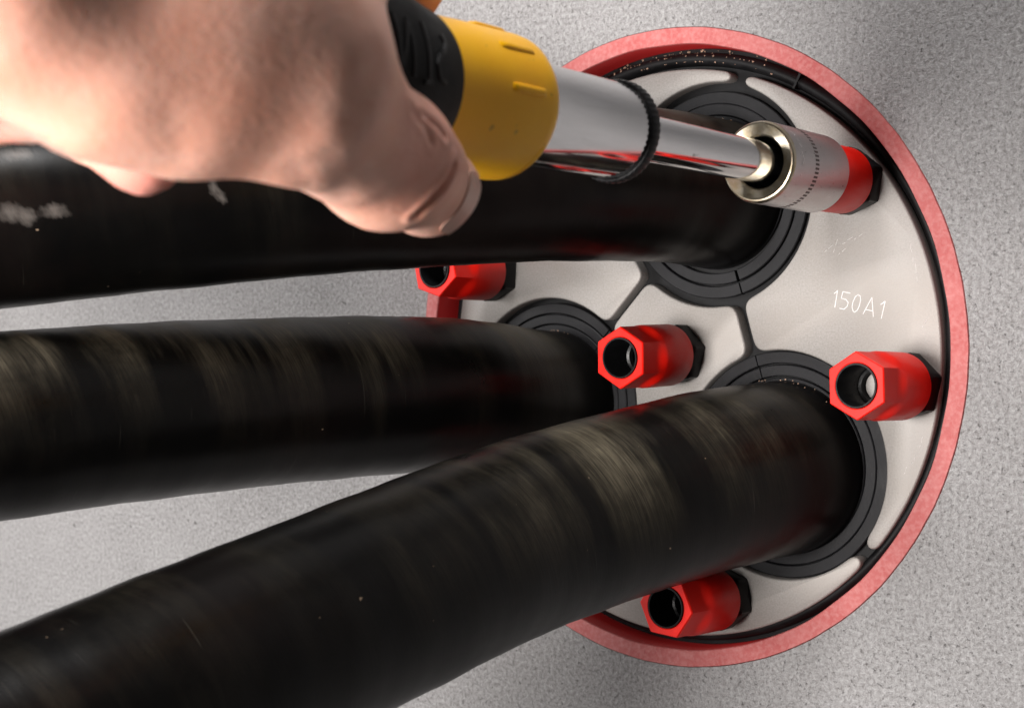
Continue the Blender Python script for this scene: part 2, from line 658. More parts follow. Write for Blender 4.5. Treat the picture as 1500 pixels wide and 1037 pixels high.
def build_plates():
    g = 0.4
    xs = np.arange(-74, 74, g)
    zs = np.arange(-76, 74, g)
    X, Z = np.meshgrid(xs, zs, indexing='ij')
    F = np.hypot(X - PC[0], Z - PC[1]) - PR
    k = 2.6
    for h in HOLES.values():
        F = smax(F, HR - np.hypot(X - h[0], Z - h[1]), k)
    for nm, w in (('top', 1.15), ('right', 1.3), ('left', 1.1)):
        h = HOLES[nm]
        d = np.array(h) - np.array(PC)
        d /= np.linalg.norm(d)
        far = (PC[0] + d[0] * 85, PC[1] + d[1] * 85)
        F = smax(F, w - seg_dist(X, Z, h, far), k)
    for a_, b_, w in (('top', 'right', 1.25), ('top', 'left', 0.95), ('left', 'right', 1.1)):
        F = smax(F, w - seg_dist(X, Z, HOLES[a_], HOLES[b_]), k)
    out = []
    for loop in contours(F, xs, zs):
        r = resample(loop, 0.9)
        if len(r) < 40:
            continue
        t = np.roll(r, -1, 0) - np.roll(r, 1, 0)
        t /= np.linalg.norm(t, axis=1)[:, None]
        nrm = np.c_[t[:, 1], -t[:, 0]]
        area = 0.5 * np.sum(r[:, 0] * np.roll(r[:, 1], -1) - np.roll(r[:, 0], -1) * r[:, 1])
        if area < 0:
            nrm = -nrm
        out.append((r, nrm))
    return out


plates = {}
for r, nrm in build_plates():
    c = r.mean(0)
    secs = []
    for inset, y in ((0.0, 9.4), (0.0, PY + 0.45), (0.13, PY + 0.13), (0.45, PY)):
        q = r - nrm * inset
        secs.append([(p[0], y, p[1]) for p in q])
    v, f = sections_mesh(secs, True, True)
    p = seal_part('pressure_plate', v, f, M_STEEL, None, sharp=60)
    key = 'centre' if np.hypot(*(c - np.array(PC))) < 9 else ('right' if c[0] > 25 else ('left' if c[1] > -5 and c[0] < 0 else 'bottom'))
    plates[key] = p
    p['label'] = {'centre': 'small three-cornered steel plate in the middle of the seal',
                  'right': 'largest steel plate with 150A1 scribed into it',
                  'left': 'left steel plate partly behind the upper cable',
                  'bottom': 'lower steel plate partly behind the lowest cable'}[key]

# scribed lettering 150A1 and stray scratches
STROKES = [[(44.08, 13.41), (44.92, 14.03), (44.24, 10.21)],
           [(48.19, 13.46), (46.29, 13.81), (45.92, 12.29), (47.14, 11.94), (47.67, 11.25), (47.44, 10.41), (46.61, 9.72), (45.47, 9.93)],
           [(50.15, 13.1), (49.48, 12.62), (48.95, 11.52), (48.66, 10.28), (48.89, 9.31), (49.34, 9.03), (49.94, 9.45), (50.47, 10.41), (50.84, 11.79), (50.76, 12.75), (50.15, 13.1)],
           [(51.45, 8.62), (53.67, 12.4), (54.06, 8.01)], [(52.19, 9.65), (53.91, 9.31)],
           [(55.9, 10.82), (57.0, 11.56), (56.06, 7.61)]]


def ribbon(strokes, w, y, jit=0.0):
    v, f = [], []
    for s in strokes:
        for a_, b_ in zip(s[:-1], s[1:]):
            dx, dz = b_[0] - a_[0], b_[1] - a_[1]
            L = math.hypot(dx, dz)
            nx, nz = -dz / L * w, dx / L * w
            ex, ez = dx / L * w * 0.6, dz / L * w * 0.6
            o = len(v)
            h = 0.05
            jj = rng.uniform(-jit, jit)
            v += [(a_[0] - ex + nx, y, a_[1] - ez + nz), (b_[0] + ex + nx + jj, y, b_[1] + ez + nz),
                  (b_[0] + ex - nx + jj, y, b_[1] + ez - nz), (a_[0] - ex - nx, y, a_[1] - ez - nz),
                  (a_[0] - ex, y - h, a_[1] - ez), (b_[0] + ex + jj, y - h, b_[1] + ez)]
            f += [(o, o + 1, o + 5, o + 4), (o + 4, o + 5, o + 2, o + 3), (o, o + 4, o + 3), (o + 1, o + 2, o + 5)]
    return v, f


if 'right' in plates:
    v, f = ribbon(STROKES, 0.11, PY - 0.01)
    seal_part('lettering', v, f, M_ENGRAVE, plates['right'], smooth=False)['label'] = 'thin scribed characters reading 150A1'
    sc = []
    for cx, cz, ang, ln in [(42.5, 24.0, 35, 2.5), (44.3, 24.6, 70, 3.2), (47.5, 25.8, 30, 3.0), (46.0, 23.2, 33, 2.4), (50.2, 26.6, 28, 2.5),
                            (63.5, 22.5, 100, 4.2), (64.6, 18.0, 96, 4.0), (66.6, 6.5, 60, 1.8), (66.0, -20.5, 75, 2.4), (64.2, -24.6, 60, 2.2), (62.2, -27.2, 70, 1.8)]:
        a_ = math.radians(ang)
        n = 5
        pl = []
        for q in range(n):
            t = q / (n - 1) - 0.5
            pl.append((cx + math.cos(a_) * ln * t + rng.uniform(-.12, .12), cz + math.sin(a_) * ln * t + rng.uniform(-.12, .12)))
        sc += [pl[:2], pl[2:4], pl[3:]]
    v, f = ribbon(sc, 0.045, PY - 0.008)
    seal_part('scratch_marks', v, f, M_ENGRAVE, plates['right'], smooth=False)['kind'] = 'stuff'


# split rubber onion rings round each cable
def build_ring(center, r0, r1, y0, y1, cut_deg, gap_deg, tilt=0.0):
    n = 72
    a0 = math.radians(cut_deg + gap_deg)
    a1 = math.radians(cut_deg + 360 - gap_deg)
    b = 0.22
    prof = [(r0, y1), (r0, y0 + b), (r0 + b, y0), (r1 - b, y0), (r1, y0 + b), (r1, y1)]
    v, f = [], []
    for i in range(n + 1):
        t = a0 + (a1 - a0) * i / n
        for r, y in prof:
            v.append((center[0] + r * math.cos(t), y + tilt * math.sin(t - a0), center[1] + r * math.sin(t)))
    m = len(prof)
    for i in range(n):
        for k in range(m - 1):
            f.append((i * m + k, i * m + k + 1, (i + 1) * m + k + 1, (i + 1) * m + k))
    f.append(tuple(range(m)))
    f.append(tuple(range(n * m, n * m + m))[::-1])
    return seal_part('rubber_ring', v, f, M_RING, None, sharp=30)


build_ring(HOLES['top'], 22.6, 25.6, 7.0, 14, -72.5, 0.5, 0.15)
build_ring((10.3, 38.1), 19.6, 22.4, 7.0, 14, -72.5, 1.1, -0.1)
build_ring((10.2, 38.6), 17.0, 19.1, 7.3, 14, -74, 0.6)
build_ring(HOLES['right'], 24.5, 27.4, 6.6, 14, 106.5, 0.35, 0.1)
build_ring((29.7, -27.9), 21.5, 24.25, 7.0, 14, 106, 0.4)
build_ring((29.6, -28.1), 19.0, 21.3, 7.2, 14, 105, 0.4)
build_ring(HOLES['left'], 23.6, 26.3, 7.0, 14, 47, 0.5, 0.1)
build_ring((-39.6, -15.0), 20.8, 23.3, 7.2, 14, 46, 0.4)
build_ring((-39.6, -15.0), 17.5, 20.6, 7.4, 14, 46, 0.4)


# ------------------------------------------------------------------ red shear nuts on black hex bases
def hex_r(t, af, rot, rmax):
    a_ = (t - rot) % (math.pi / 3)
    return min(af / 2 / math.cos(a_ - math.pi / 6), rmax)


def build_nut(base, head, rot_deg, label, bolt=True):
    base = np.array((base[0], PY, base[1]))
    ax = np.array(head) - base
    root = tag(link(bpy.data.objects.new('shear_nut', None)), label, 'nut', 'red nuts on the seal plates')
    root.location = Vector(base) * MM
    fr0 = frame_from_axis((0, 0, 0), ax)
    rot = math.radians(rot_deg)
    n = 72

    def ring(l, af=None, r=None, blend=1.0, rmax=7.45):
        out = []
        for i in range(n):
            t = 2 * math.pi * i / n + math.radians(0.0) + rot
            rr = r if af is None else hex_r(t, af, rot + math.pi / 2, rmax) * blend + (r or 0) * (1 - blend)
            out.append((rr * math.cos(t), rr * math.sin(t), l))
        return out
    # sleeve with hexagon head and bore
    AF = 13.0
    secs = [circle(4.95, 8, n), circle(7.0, 5.6, n, rot), circle(7.5, 5.75, n, rot), circle(7.68, 6.1, n, rot), circle(7.7, 17.6, n, rot), circle(7.5, 18.6, n, rot)]
    secs = [[(r * math.cos(2 * math.pi * i / n + rot), r * math.sin(2 * math.pi * i / n + rot), l) for i in range(n)] for r, l in
            ((4.95, 6.5), (7.0, 5.6), (7.5, 5.75), (7.68, 6.1), (7.7, 17.3), (7.6, 18.2))]
    secs.append(ring(19.1, AF, 7.5, 0.35))
    secs.append(ring(19.9, AF, 7.4, 0.75))
    secs.append(ring(20.6, AF, 7.3, 0.97))
    secs.append(ring(21.2, AF))
    secs.append(ring(26.7, AF))
    secs.append(ring(27.0, AF - 0.5, rmax=7.2))
    for r, l in ((5.15, 27.0), (4.95, 26.8), (4.95, 6.5)):
        secs.append([(r * math.cos(2 * math.pi * i / n + rot), r * math.sin(2 * math.pi * i / n + rot), l) for i in range(n)])
    v, f = sections_mesh(secs)
    mesh_obj('red_sleeve', xf(fr0, v), f, M_RED, root, True, 28)
    # black liner inside the bore, a step down to the thread
    prof = [(4.94, 8.0), (4.94, 26.9), (4.85, 27.25), (4.5, 27.25), (4.35, 26.9), (4.3, 18.2), (4.15, 17.9), (3.55, 17.7)]
    for k in range(18):
        prof.append((3.5 - (0.28 if k % 2 else 0), 17.3 - k * 0.55))
    v, f = lathe(prof, 48, False, bolt)
    mesh_obj('bore_liner', xf(fr0, v), f, M_BLACKP, root, True, 30)
    # bolt end at the bottom of the bore
    v, f = lathe([(3.6, 0.3), (3.6, 5.4 if bolt else 15.6), (3.2, 5.9 if bolt else 16.1)], 32, False, True)
    mesh_obj('bolt_end', xf(fr0, v), f, M_BLACKP if bolt else M_STEEL, root, True, 30)
    # black hexagon base
    rot2 = rot + math.radians(14)

    def hring(l, af, rmax):
        return [(hex_r(2 * math.pi * i / n + rot2, af, rot2, rmax) * math.cos(2 * math.pi * i / n + rot2),
                 hex_r(2 * math.pi * i / n + rot2, af, rot2, rmax) * math.sin(2 * math.pi * i / n + rot2), l) for i in range(n)]
    secs = [hring(0.02, 13.6, 7.7), hring(4.6, 13.8, 7.85), hring(5.3, 13.2, 7.3), circle(5.0, 5.35, n, rot2)]
    v, f = sections_mesh(secs, False, False)
    mesh_obj('hex_base', xf(fr0, v), f, M_BLACKP, root, True, 28)
    return root


build_nut((49.03, 39.25), (49.03, -22.0, 39.7), 8, 'red nut held inside the silver socket, topmost on the seal')
build_nut((63.51, -7.87), (63.08, -22.0, -6.62), 3, 'red hex nut at the right rim of the steel plate, bright bore', False)
build_nut((1.38, -1.61), (1.6, -22.0, -1.75), 0, 'red hex nut in the middle of the seal between the three cables')
build_nut((14.93, -61.37), (14.52, -22.0, -60.05), 26, 'lowest red hex nut, under the bottom cable')
build_nut((-57.68, 19.59), (-56.74, -22.0, 20.3), 13, 'leftmost red hex nut, half hidden behind the upper cable')


# ------------------------------------------------------------------ cables
def catmull(pts, n):
    p = [np.array(q, float) for q in pts]
    p = [2 * p[0] - p[1]] + p + [2 * p[-1] - p[-2]]
    out = []
    for i in range(1, len(p) - 2):
        for k in range(n):
            t = k / n
            a_, b_, c_, d_ = p[i - 1], p[i], p[i + 1], p[i + 2]
            out.append(0.5 * ((2 * b_) + (-a_ + c_) * t + (2 * a_ - 5 * b_ + 4 * c_ - d_) * t * t + (-a_ + 3 * b_ - 3 * c_ + d_) * t ** 3))
    out.append(p[-2])
    return np.array(out)


def build_cable(pts, rad, label, seed, wear, scuffs=()):
    path = catmull(pts, 36)
    rg = np.random.RandomState(seed)
    ph = rg.rand(6) * 6.28
    d = np.gradient(path, axis=0)
    d /= np.linalg.norm(d, axis=1)[:, None]
    s = np.r_[0, np.cumsum(np.linalg.norm(np.diff(path, axis=0), axis=1))]
    n = 96
    up = np.array((0, 0, 1.0))
    org = path[0].copy()
    v, uvr = [], []
    wv = []
    sv = []
    for i in range(len(path)):
        a_ = np.cross(up, d[i])
        a_ /= np.linalg.norm(a_)
        b_ = np.cross(d[i], a_)
        for j in range(n):
            t = 2 * math.pi * j / n + math.pi
            w = 0.045 * math.sin(2 * math.pi * s[i] / 15.5 + t * 1.0 + ph[0]) + 0.045 * math.sin(2 * math.pi * s[i] / 23 - t + ph[1]) \
                + 0.05 * math.sin(2 * math.pi * s[i] / 47 + 2 * t + ph[2]) + 0.015 * math.sin(2 * math.pi * s[i] / 6.1 + 3 * t + ph[3])
            r = rad + w * min(1.0, max(0.0, (s[i] - 8) / 20))
            da = math.atan2(math.sin(t - 1.13), math.cos(t - 1.13))
            wv.append(wear(s[i]) * math.exp(-(da / 0.78) ** 2) + 0.02)
            sv.append(min(1.0, sum(math.exp(-((s[i] - q[0]) / q[2]) ** 2 - (math.atan2(math.sin(t - q[1]), math.cos(t - q[1])) * rad / q[3]) ** 2) for q in scuffs)))
            v.append(tuple(path[i] - org + a_ * r * math.cos(t) + b_ * r * math.sin(t)))
    f, uvs = [], []
    m = len(path)
    for i in range(m - 1):
        for j in range(n):
            k = (j + 1) % n
            f.append((i * n + j, i * n + k, (i + 1) * n + k, (i + 1) * n + j))
            u0, u1 = s[i] * MM, s[i + 1] * MM
            q0, q1 = rad * MM * 2 * math.pi * j / n, rad * MM * 2 * math.pi * (j + 1) / n
            uvs.append(((u0, q0), (u0, q1), (u1, q1), (u1, q0)))
    f.append(tuple(range((m - 1) * n, m * n)))
    uvs.append([(0, 0)] * n)
    o = mesh_obj('power_cable', v, f, M_CABLE, None, True, 60, uvs)
    at = o.data.attributes.new('wear', 'FLOAT', 'POINT')
    at.data.foreach_set('value', wv)
    at = o.data.attributes.new('scuff', 'FLOAT', 'POINT')
    at.data.foreach_set('value', sv)
    o.location = Vector(org) * MM
    return tag(o, label, 'cable', 'black cables through the seal')


build_cable([(10.6, 40, 37.8), (10.4, 5, 38.2), (5.3, -12.2, 39.6), (-8, -50, 39.0), (-33, -95, 35.5), (-64, -147, 29.0), (-96, -200, 21.0), (-130, -250, 12.0)],
            18.4, 'uppermost black cable, behind the hand and tool', 3, lambda s: 0.30,
            [(202.3, 0.66, 3.2, 1.6), (205.7, 0.0, 2.2, 2.0), (202.3, -0.07, 1.6, 1.6), (197.1, -0.03, 2.6, 1.5), (166.0, 0.06, 0.7, 1.8), (164.6, -0.05, 0.6, 1.5)])
build_cable([(29.8, 40, -28.0), (29.2, 5, -28.6), (22, -20, -30.6), (6.5, -63.3, -38.6), (-0.8, -112.9, -49.0), (-8, -165, -60.5), (-16, -215, -73.0), (-24, -262, -87)],
            21.0, 'lowest and thickest black cable, nearest the viewer', 7, lambda s: 0.07 + 0.95 * math.exp(-((s - 92) / 42) ** 2))
build_cable([(-39.2, 40, -15.5), (-39.4, 5, -15.0), (-40.8, -41.4, -10.9), (-51.0, -96.4, -10.9), (-60.4, -150.7, -12.9), (-70, -205, -16.5), (-80, -260, -21)],
            18.9, 'middle black cable with olive dust bands', 11, lambda s: 0.75 * min(1.0, max(0.0, (s - 40) / 25)))


# ------------------------------------------------------------------ tool: torque screwdriver and socket
def axis_pt(L):
    return np.array((49.03, 5.0 - L, 39.25 + 0.039 * L))


AX = axis_pt(1) - axis_pt(0)
AX = AX / np.linalg.norm(AX)

sock_org = axis_pt(19.5)
fs = frame_from_axis((0, 0, 0), AX)
socket = tag(link(bpy.data.objects.new('socket', None)), 'satin silver socket with knurled band pushed over the topmost red nut', 'socket')
socket.location = Vector(sock_org) * MM
v, f = lathe([(7.9, 6.0), (7.95, 0.35), (8.2, 0.0), (8.5, 0.05), (8.72, 0.4), (8.74, 24.6)], 72)
mesh_obj('socket_body', xf(fs, v), f, M_SOCKET, socket, True, 32)
v, f = lathe([(8.74, 24.6), (8.62, 25.1), (8.35, 25.45), (8.0, 25.5), (5.9, 24.7), (5.55, 24.3)], 72)
mesh_obj('end_face', xf(fs, v), f, M_SOCKFACE, socket, True, 25)
v, f = lathe([(5.55, 24.3), (5.5, 23.5), (5.4, 16.0), (5.0, 11.0)], 48, False, True)
mesh_obj('drive_bore', xf(fs, v), f, M_BLACKP, socket, True, 32)
# knurl ticks pressed into the barrel
v, f = [], []
for i in range(60):
    t = 2 * math.pi * i / 60
    w = 0.028
    for tt, l in ((t - w, 14.4), (t + w, 14.4), (t + w, 16.0), (t - w, 16.0)):
        v.append((8.775 * math.cos(tt), 8.775 * math.sin(tt), l))
    for tt, l in ((t - w, 14.4), (t + w, 14.4), (t + w, 16.0), (t - w, 16.0)):
        v.append((8.6 * math.cos(tt), 8.6 * math.sin(tt), l))
    o = 8 * i
    f += [(o, o + 1, o + 2, o + 3), (o, o + 4, o + 5, o + 1), (o + 1, o + 5, o + 6, o + 2), (o + 2, o + 6, o + 7, o + 3), (o + 3, o + 7, o + 4, o)]
mesh_obj('knurled_band', xf(fs, v), f, M_DARK, socket, False)
# worn size mark on the barrel: short bright strokes
v, f = [], []
for k, (t0, l0, t1, l1) in enumerate([(62, 22.6, 58, 21.6), (58, 21.6, 54, 22.4), (48, 22.6, 42, 21.5), (42, 21.5, 38, 22.3), (34, 22.0, 30, 21.4), (26, 21.9, 20, 21.3), (14, 21.8, 4, 21.2), (4, 21.2, -4, 21.6), (-4, 21.6, -7, 22.6)]):
    a0, a1 = math.radians(t0), math.radians(t1)
    o = len(v)
    for a_, l in ((a0, l0), (a1, l1)):
        for dl in (-0.12, 0.12):
            v.append((8.765 * math.cos(a_), 8.765 * math.sin(a_), l + dl))
    f.append((o, o + 1, o + 3, o + 2))
mesh_obj('size_mark', xf(fs, v), f, M_ENGRAVE, socket, False)

tool_org = axis_pt(40)
tool = tag(link(bpy.data.objects.new('torque_screwdriver', None)), 'torque screwdriver with yellow collar, chrome barrel and black grip held in the hand', 'screwdriver')
tool.location = Vector(tool_org) * MM
T0 = 40.0


def tl(profile):
    return [(r, l - T0) for r, l in profile]


v, f = lathe(tl([(3.0, 40), (4.3, 40.4), (4.45, 41.0), (4.5, 44), (4.5, 99)]), 64, True, False)
mesh_obj('shaft', xf(fs, v), f, M_CHROME, tool, True, 35)
v, f = lathe(tl([(4.4, 97.3), (8.4, 97.3), (8.85, 97.7), (9.0, 98.3), (9.05, 134)]), 80)
mesh_obj('barrel', xf(fs, v), f, M_CHROME, tool, True, 35)
# knurled black ring
secs = []
n = 192
for r, l in ((8.6, 97.2), (8.9, 96.9), (9.35, 97.0), (9.5, 97.4), (9.5, 98.9), (9.3, 99.3), (9.03, 99.35)):
    secs.append([((r + (0.13 if (i // 2) % 2 and r > 9.25 else 0)) * math.cos(2 * math.pi * i / n), (r + (0.13 if (i // 2) % 2 and r > 9.25 else 0)) * math.sin(2 * math.pi * i / n), l - T0) for i in range(n)])
v, f = sections_mesh(secs)
mesh_obj('knurled_ring', xf(fs, v), f, M_BLACKP, tool, True, 25)
v, f = lathe(tl([(9.0, 131.2), (10.9, 130.9), (11.8, 131.3), (12.3, 132.3), (12.45, 134), (12.3, 146), (12.1, 156), (12.0, 162)]), 96)
collar = mesh_obj('yellow_collar', xf(fs, v), f, M_YELLOW, tool, True, 40)
# raised ribs on the collar
for deg in (4, 40, 76, 112, 148, 184, 220, 256):
    a_ = math.radians(deg)
    secs = []
    for l, h, w in ((135.6, 0.0, 0.7), (135.8, 0.42, 0.75), (136.4, 0.62, 0.8), (142.8, 0.62, 0.8), (143.9, 0.4, 0.75), (144.5, -0.05, 0.7)):
        ring = []
        for k in range(8):
            q = math.pi * k / 7
            x = -w * math.cos(q)
            y = 12.2 + h * math.sin(q) ** 0.6 if 0 < k < 7 else 12.1
            ring.append((math.cos(a_) * y - math.sin(a_) * x, math.sin(a_) * y + math.cos(a_) * x, l - T0))
        secs.append(ring)
    v, f = sections_mesh(secs, True, True)
    mesh_obj('rib', xf(fs, v), f, M_YELLOW, collar, True, 50)
GRIP = [(11.9, 156.2), (12.35, 156.4), (12.7, 157.2), (13.3, 160), (14.2, 163.5), (14.8, 168), (14.4, 175), (12.6, 183), (10.2, 190), (8.8, 197), (8.5, 212), (8.6, 230), (8.8, 240), (8.0, 244), (5.0, 246), (0.5, 246.5)]
v, f = lathe(tl(GRIP), 96)
grip = mesh_obj('grip', xf(fs, v), f, M_GRIP, tool, True, 40)


def grip_r(L):
    return float(np.interp(L, [g[1] for g in GRIP[:-1]], [g[0] for g in GRIP[:-1]]))


# embossed marks running round the grip
v, f = [], []
MARKS = [[(162.6, 25), (161.9, 20), (162.6, 14), (164.2, 10), (164.9, 4), (164.2, -4), (162.4, -6)],
         [(167.4, 28), (167.0, -8)], [(166.2, -8), (168.2, -8)],
         [(170.6, 28), (170.4, -6)], [(170.6, 28), (173.4, -6)], [(173.4, -6), (173.2, 30)],
         [(176.4, 30), (176.4, -6)], [(176.4, 30), (178.6, 28)], [(176.4, 12), (178.4, 11)]]
for s in MARKS:
    for (L0, t0), (L1, t1) in zip(s[:-1], s[1:]):
        m = 6
        for q in range(m):
            e = []
            for u in (q / m, (q + 1.08) / m):
                L = L0 + (L1 - L0) * u
                t = math.radians(t0 + (t1 - t0) * u)
                e.append((L, t))
            dl, dt = e[1][0] - e[0][0], (e[1][1] - e[0][1]) * 14
            ln = math.hypot(dl, dt) + 1e-6
            wl, wt = -dt / ln * 0.42, dl / ln * 0.42 / 14
            o = len(v)
            for lift, kk in ((0.28, 0.8), (-0.2, 1.2)):
                for (L, t) in e:
                    for sg in (-1, 1):
                        LL, tt = L + sg * wl * kk, t + sg * wt * kk
                        r = grip_r(LL) + lift
                        v.append((r * math.cos(tt), r * math.sin(tt), LL - T0))
            f += [(o, o + 1, o + 3, o + 2), (o, o + 2, o + 6, o + 4), (o + 1, o + 5, o + 7, o + 3), (o, o + 4, o + 5, o + 1), (o + 2, o + 3, o + 7, o + 6)]
mesh_obj('embossed_lettering', xf(fs, v), f, M_BLACKP, grip, False)


# ------------------------------------------------------------------ hand (distance field of tapered limbs -> surface nets)
def cylp(L, phi, rho):
    p = math.radians(phi)
    return axis_pt(L) + rho * np.array((math.cos(p), 0, math.sin(p)))


def smin(a, b, k):
    h = np.clip(0.5 + 0.5 * (b - a) / k, 0, 1)
    return b * (1 - h) + a * h - k * h * (1 - h)


def cone(P, a, b, ra, rb):
    a, b = np.array(a, float), np.array(b, float)
    d = b - a
    L2 = d @ d
    q = P - a.astype(np.float32)
    t = np.clip((q @ d.astype(np.float32)) / L2, 0, 1)
    return np.linalg.norm(q - t[..., None] * d.astype(np.float32), axis=-1) - (ra + (rb - ra) * t)


THUMB = [((58.9, -153.4, 29.6), 5.5), ((58.8, -157.0, 27.8), 5.6), ((61.4, -163.4, 30.6), 7.3), ((64.4, -172.2, 31.6), 9.3), ((73.1, -199.0, 38.4), 11.2), ((69.3, -213.5, 38.9), 11.7), ((67.3, -223.9, 39.8), 11.0), ((65.1, -234.4, 45.0), 11.2), ((61.0, -241.0, 54.0), 13.6)]
FINGERS = {
    'index': [(cylp(190, 68, 24), 9.6), (np.array((40.6, -144.6, 65.4)), 8.6), (cylp(150, 165, 20.5), 7.4), (cylp(156, 200, 20.5), 6.8)],
    'middle': [(cylp(207, 76, 25), 9.6), (cylp(203, 150, 18.5), 8.0), (cylp(207, 222, 14.5), 6.8), (np.array((54.6, -207.8, 30.9)), 5.8)],
    'ring': [(cylp(223, 82, 25), 9.4), (cylp(220, 155, 17.5), 7.6), (cylp(226, 225, 13.5), 6.5), (np.array((55.5, -225.0, 36.4)), 5.9)],
    'little': [(cylp(239, 88, 24), 8.6), (cylp(238, 160, 16), 7.0), (cylp(242, 230, 13.0), 6.0), (cylp(246, 290, 14), 5.4)],
}
WRIST = np.array((56.0, -240.0, 104.0))
ELBOW = np.array((53.0, -254.0, 195.0))


def hand_field(P):
    d = None
    for (a, ra), (b, rb) in zip(THUMB[:-1], THUMB[1:]):
        c = cone(P, a, b, ra, rb)
        d = c if d is None else smin(d, c, 4.5)
    palm = None
    for k, (nm, ch) in enumerate(FINGERS.items()):
        c = cone(P, ch[0][0], WRIST + np.array((0, 0, 6 - 5 * k)), 10.0, 15.0)
        palm = c if palm is None else smin(palm, c, 6.0)
    c = cone(P, (70.0, -190.9, 48.8), (64.7, -184.4, 59.4), 7.8, 9.2)
    palm = smin(palm, c, 4)
    c = cone(P, (64.7, -184.4, 59.4), FINGERS['index'][0][0], 9.2, 9.6)
    palm = smin(palm, c, 4)
    c = cone(P, np.array(THUMB[5][0]) + np.array((0, 0, 9.0)), cylp(220, 60, 24), 12.0, 12.0)
    palm = smin(palm, c, 7)
    c = cone(P, np.array(THUMB[4][0]) + np.array((0, -5, 9.0)), cylp(205, 60, 24), 11.0, 11.0)
    palm = smin(palm, c, 7)
    c = cone(P, THUMB[8][0], WRIST, 14, 19)
    palm = smin(palm, c, 8)
    c = cone(P, WRIST, ELBOW, 22, 26)
    palm = smin(palm, c, 10)
    d = smin(d, palm, 9.0)
    for nm, ch in FINGERS.items():
        fd = None
        for (a, ra), (b, rb) in zip(ch[:-1], ch[1:]):
            c = cone(P, a, b, ra, rb)
            fd = c if fd is None else smin(fd, c, 3.0)
        # knuckle end melts into the palm, the tip only touches the thumb ball
        root = np.linalg.norm(P - ch[0][0].astype(np.float32), axis=-1)
        k = np.clip(1.2 - root / 22.0, 0.0, 1.0) * 5.5 + 0.7
        d = smin(d, fd, k)
    return d


def surface_nets(F, origin, h):
    ins = F < 0
    c = ins[:-1, :-1, :-1]
    cnt = np.zeros(c.shape, np.int8)
    for dx in (0, 1):
        for dy in (0, 1):
            for dz in (0, 1):
                cnt += ins[dx:dx + c.shape[0], dy:dy + c.shape[1], dz:dz + c.shape[2]]
    cells = np.argwhere((cnt > 0) & (cnt < 8))
    idx = -np.ones(c.shape, np.int64)
    idx[tuple(cells.T)] = np.arange(len(cells))
    acc = np.zeros((len(cells), 3))
    num = np.zeros(len(cells))
    cor = [(i, j, k) for i in (0, 1) for j in (0, 1) for k in (0, 1)]
    for a in cor:
        for ax in range(3):
            if a[ax]:
                continue
            b = list(a)
            b[ax] = 1
            fa = F[cells[:, 0] + a[0], cells[:, 1] + a[1], cells[:, 2] + a[2]]
            fb = F[cells[:, 0] + b[0], cells[:, 1] + b[1], cells[:, 2] + b[2]]
            m = (fa < 0) != (fb < 0)
            t = fa / np.where(m, fa - fb, 1)
            p = np.tile(np.array(a, float), (len(cells), 1))
            p[:, ax] += t
            acc += p * m[:, None]
            num += m
    V = (cells + acc / num[:, None]) * h + origin
    faces = []
    for ax in range(3):
        b, cc = (ax + 1) % 3, (ax + 2) % 3
        sl0 = [slice(None)] * 3
        sl1 = [slice(None)] * 3
        sl0[ax] = slice(0, -1)
        sl1[ax] = slice(1, None)
        ch = np.argwhere(ins[tuple(sl0)] != ins[tuple(sl1)])
        sgn = ins[tuple(ch.T)]
        quad = []
        for ob, oc in ((-1, -1), (0, -1), (0, 0), (-1, 0)):
            q = ch.copy()
            q[:, b] += ob
            q[:, cc] += oc
            quad.append(q)
        ok = np.ones(len(ch), bool)
        for q in quad:
            ok &= np.all((q >= 0) & (q < np.array(c.shape)), axis=1)
        ids = np.stack([idx[tuple(np.clip(q, 0, np.array(c.shape) - 1).T)] for q in quad], 1)
        ids = np.where(sgn[:, None], ids, ids[:, ::-1])
        faces.append(ids[ok])
    return V, np.vstack(faces)


CREASES = [
    ([(73.95, -168.46, 30.5), (74.08, -170.39, 28.29), (73.43, -171.84, 26.25), (72.27, -172.83, 24.55), (71.11, -173.24, 23.44)], 0.7, 0.7),
    ([(64.4, -154.8, 30.3), (64.2, -152.9, 29.8), (62.5, -150.5, 29.6)], 0.6, 0.6),
    ([(76.32, -177.94, 37.01), (74.66, -173.21, 35.69), (74.58, -171.68, 34.41)], 0.35, 0.6),
    ([(78.48, -182.45, 36.9), (76.54, -177.5, 35.2), (76.01, -175.92, 33.52)], 0.35, 0.7),
    ([(83.29, -198.56, 32.16), (79.46, -191.43, 29.52), (75.53, -186.59, 26.95)], 0.1, 1.8),
    ([(80.86, -200.84, 29.23), (76.72, -194.21, 26.9), (71.02, -187.7, 24.85)], 0.18, 1.5),
    ([(78.21, -202.9, 27.58), (74.35, -197.32, 25.98)], 0.2, 1.4),
    ([(84.86, -197.13, 40.07), (84.91, -199.26, 36.95), (84.34, -199.64, 34.48)], 0.25, 2.0),
    ([(77.9, -222.85, 32.5), (76.57, -220.56, 30.08), (73.98, -218.39, 27.64)], 0.08, 1.6),
]


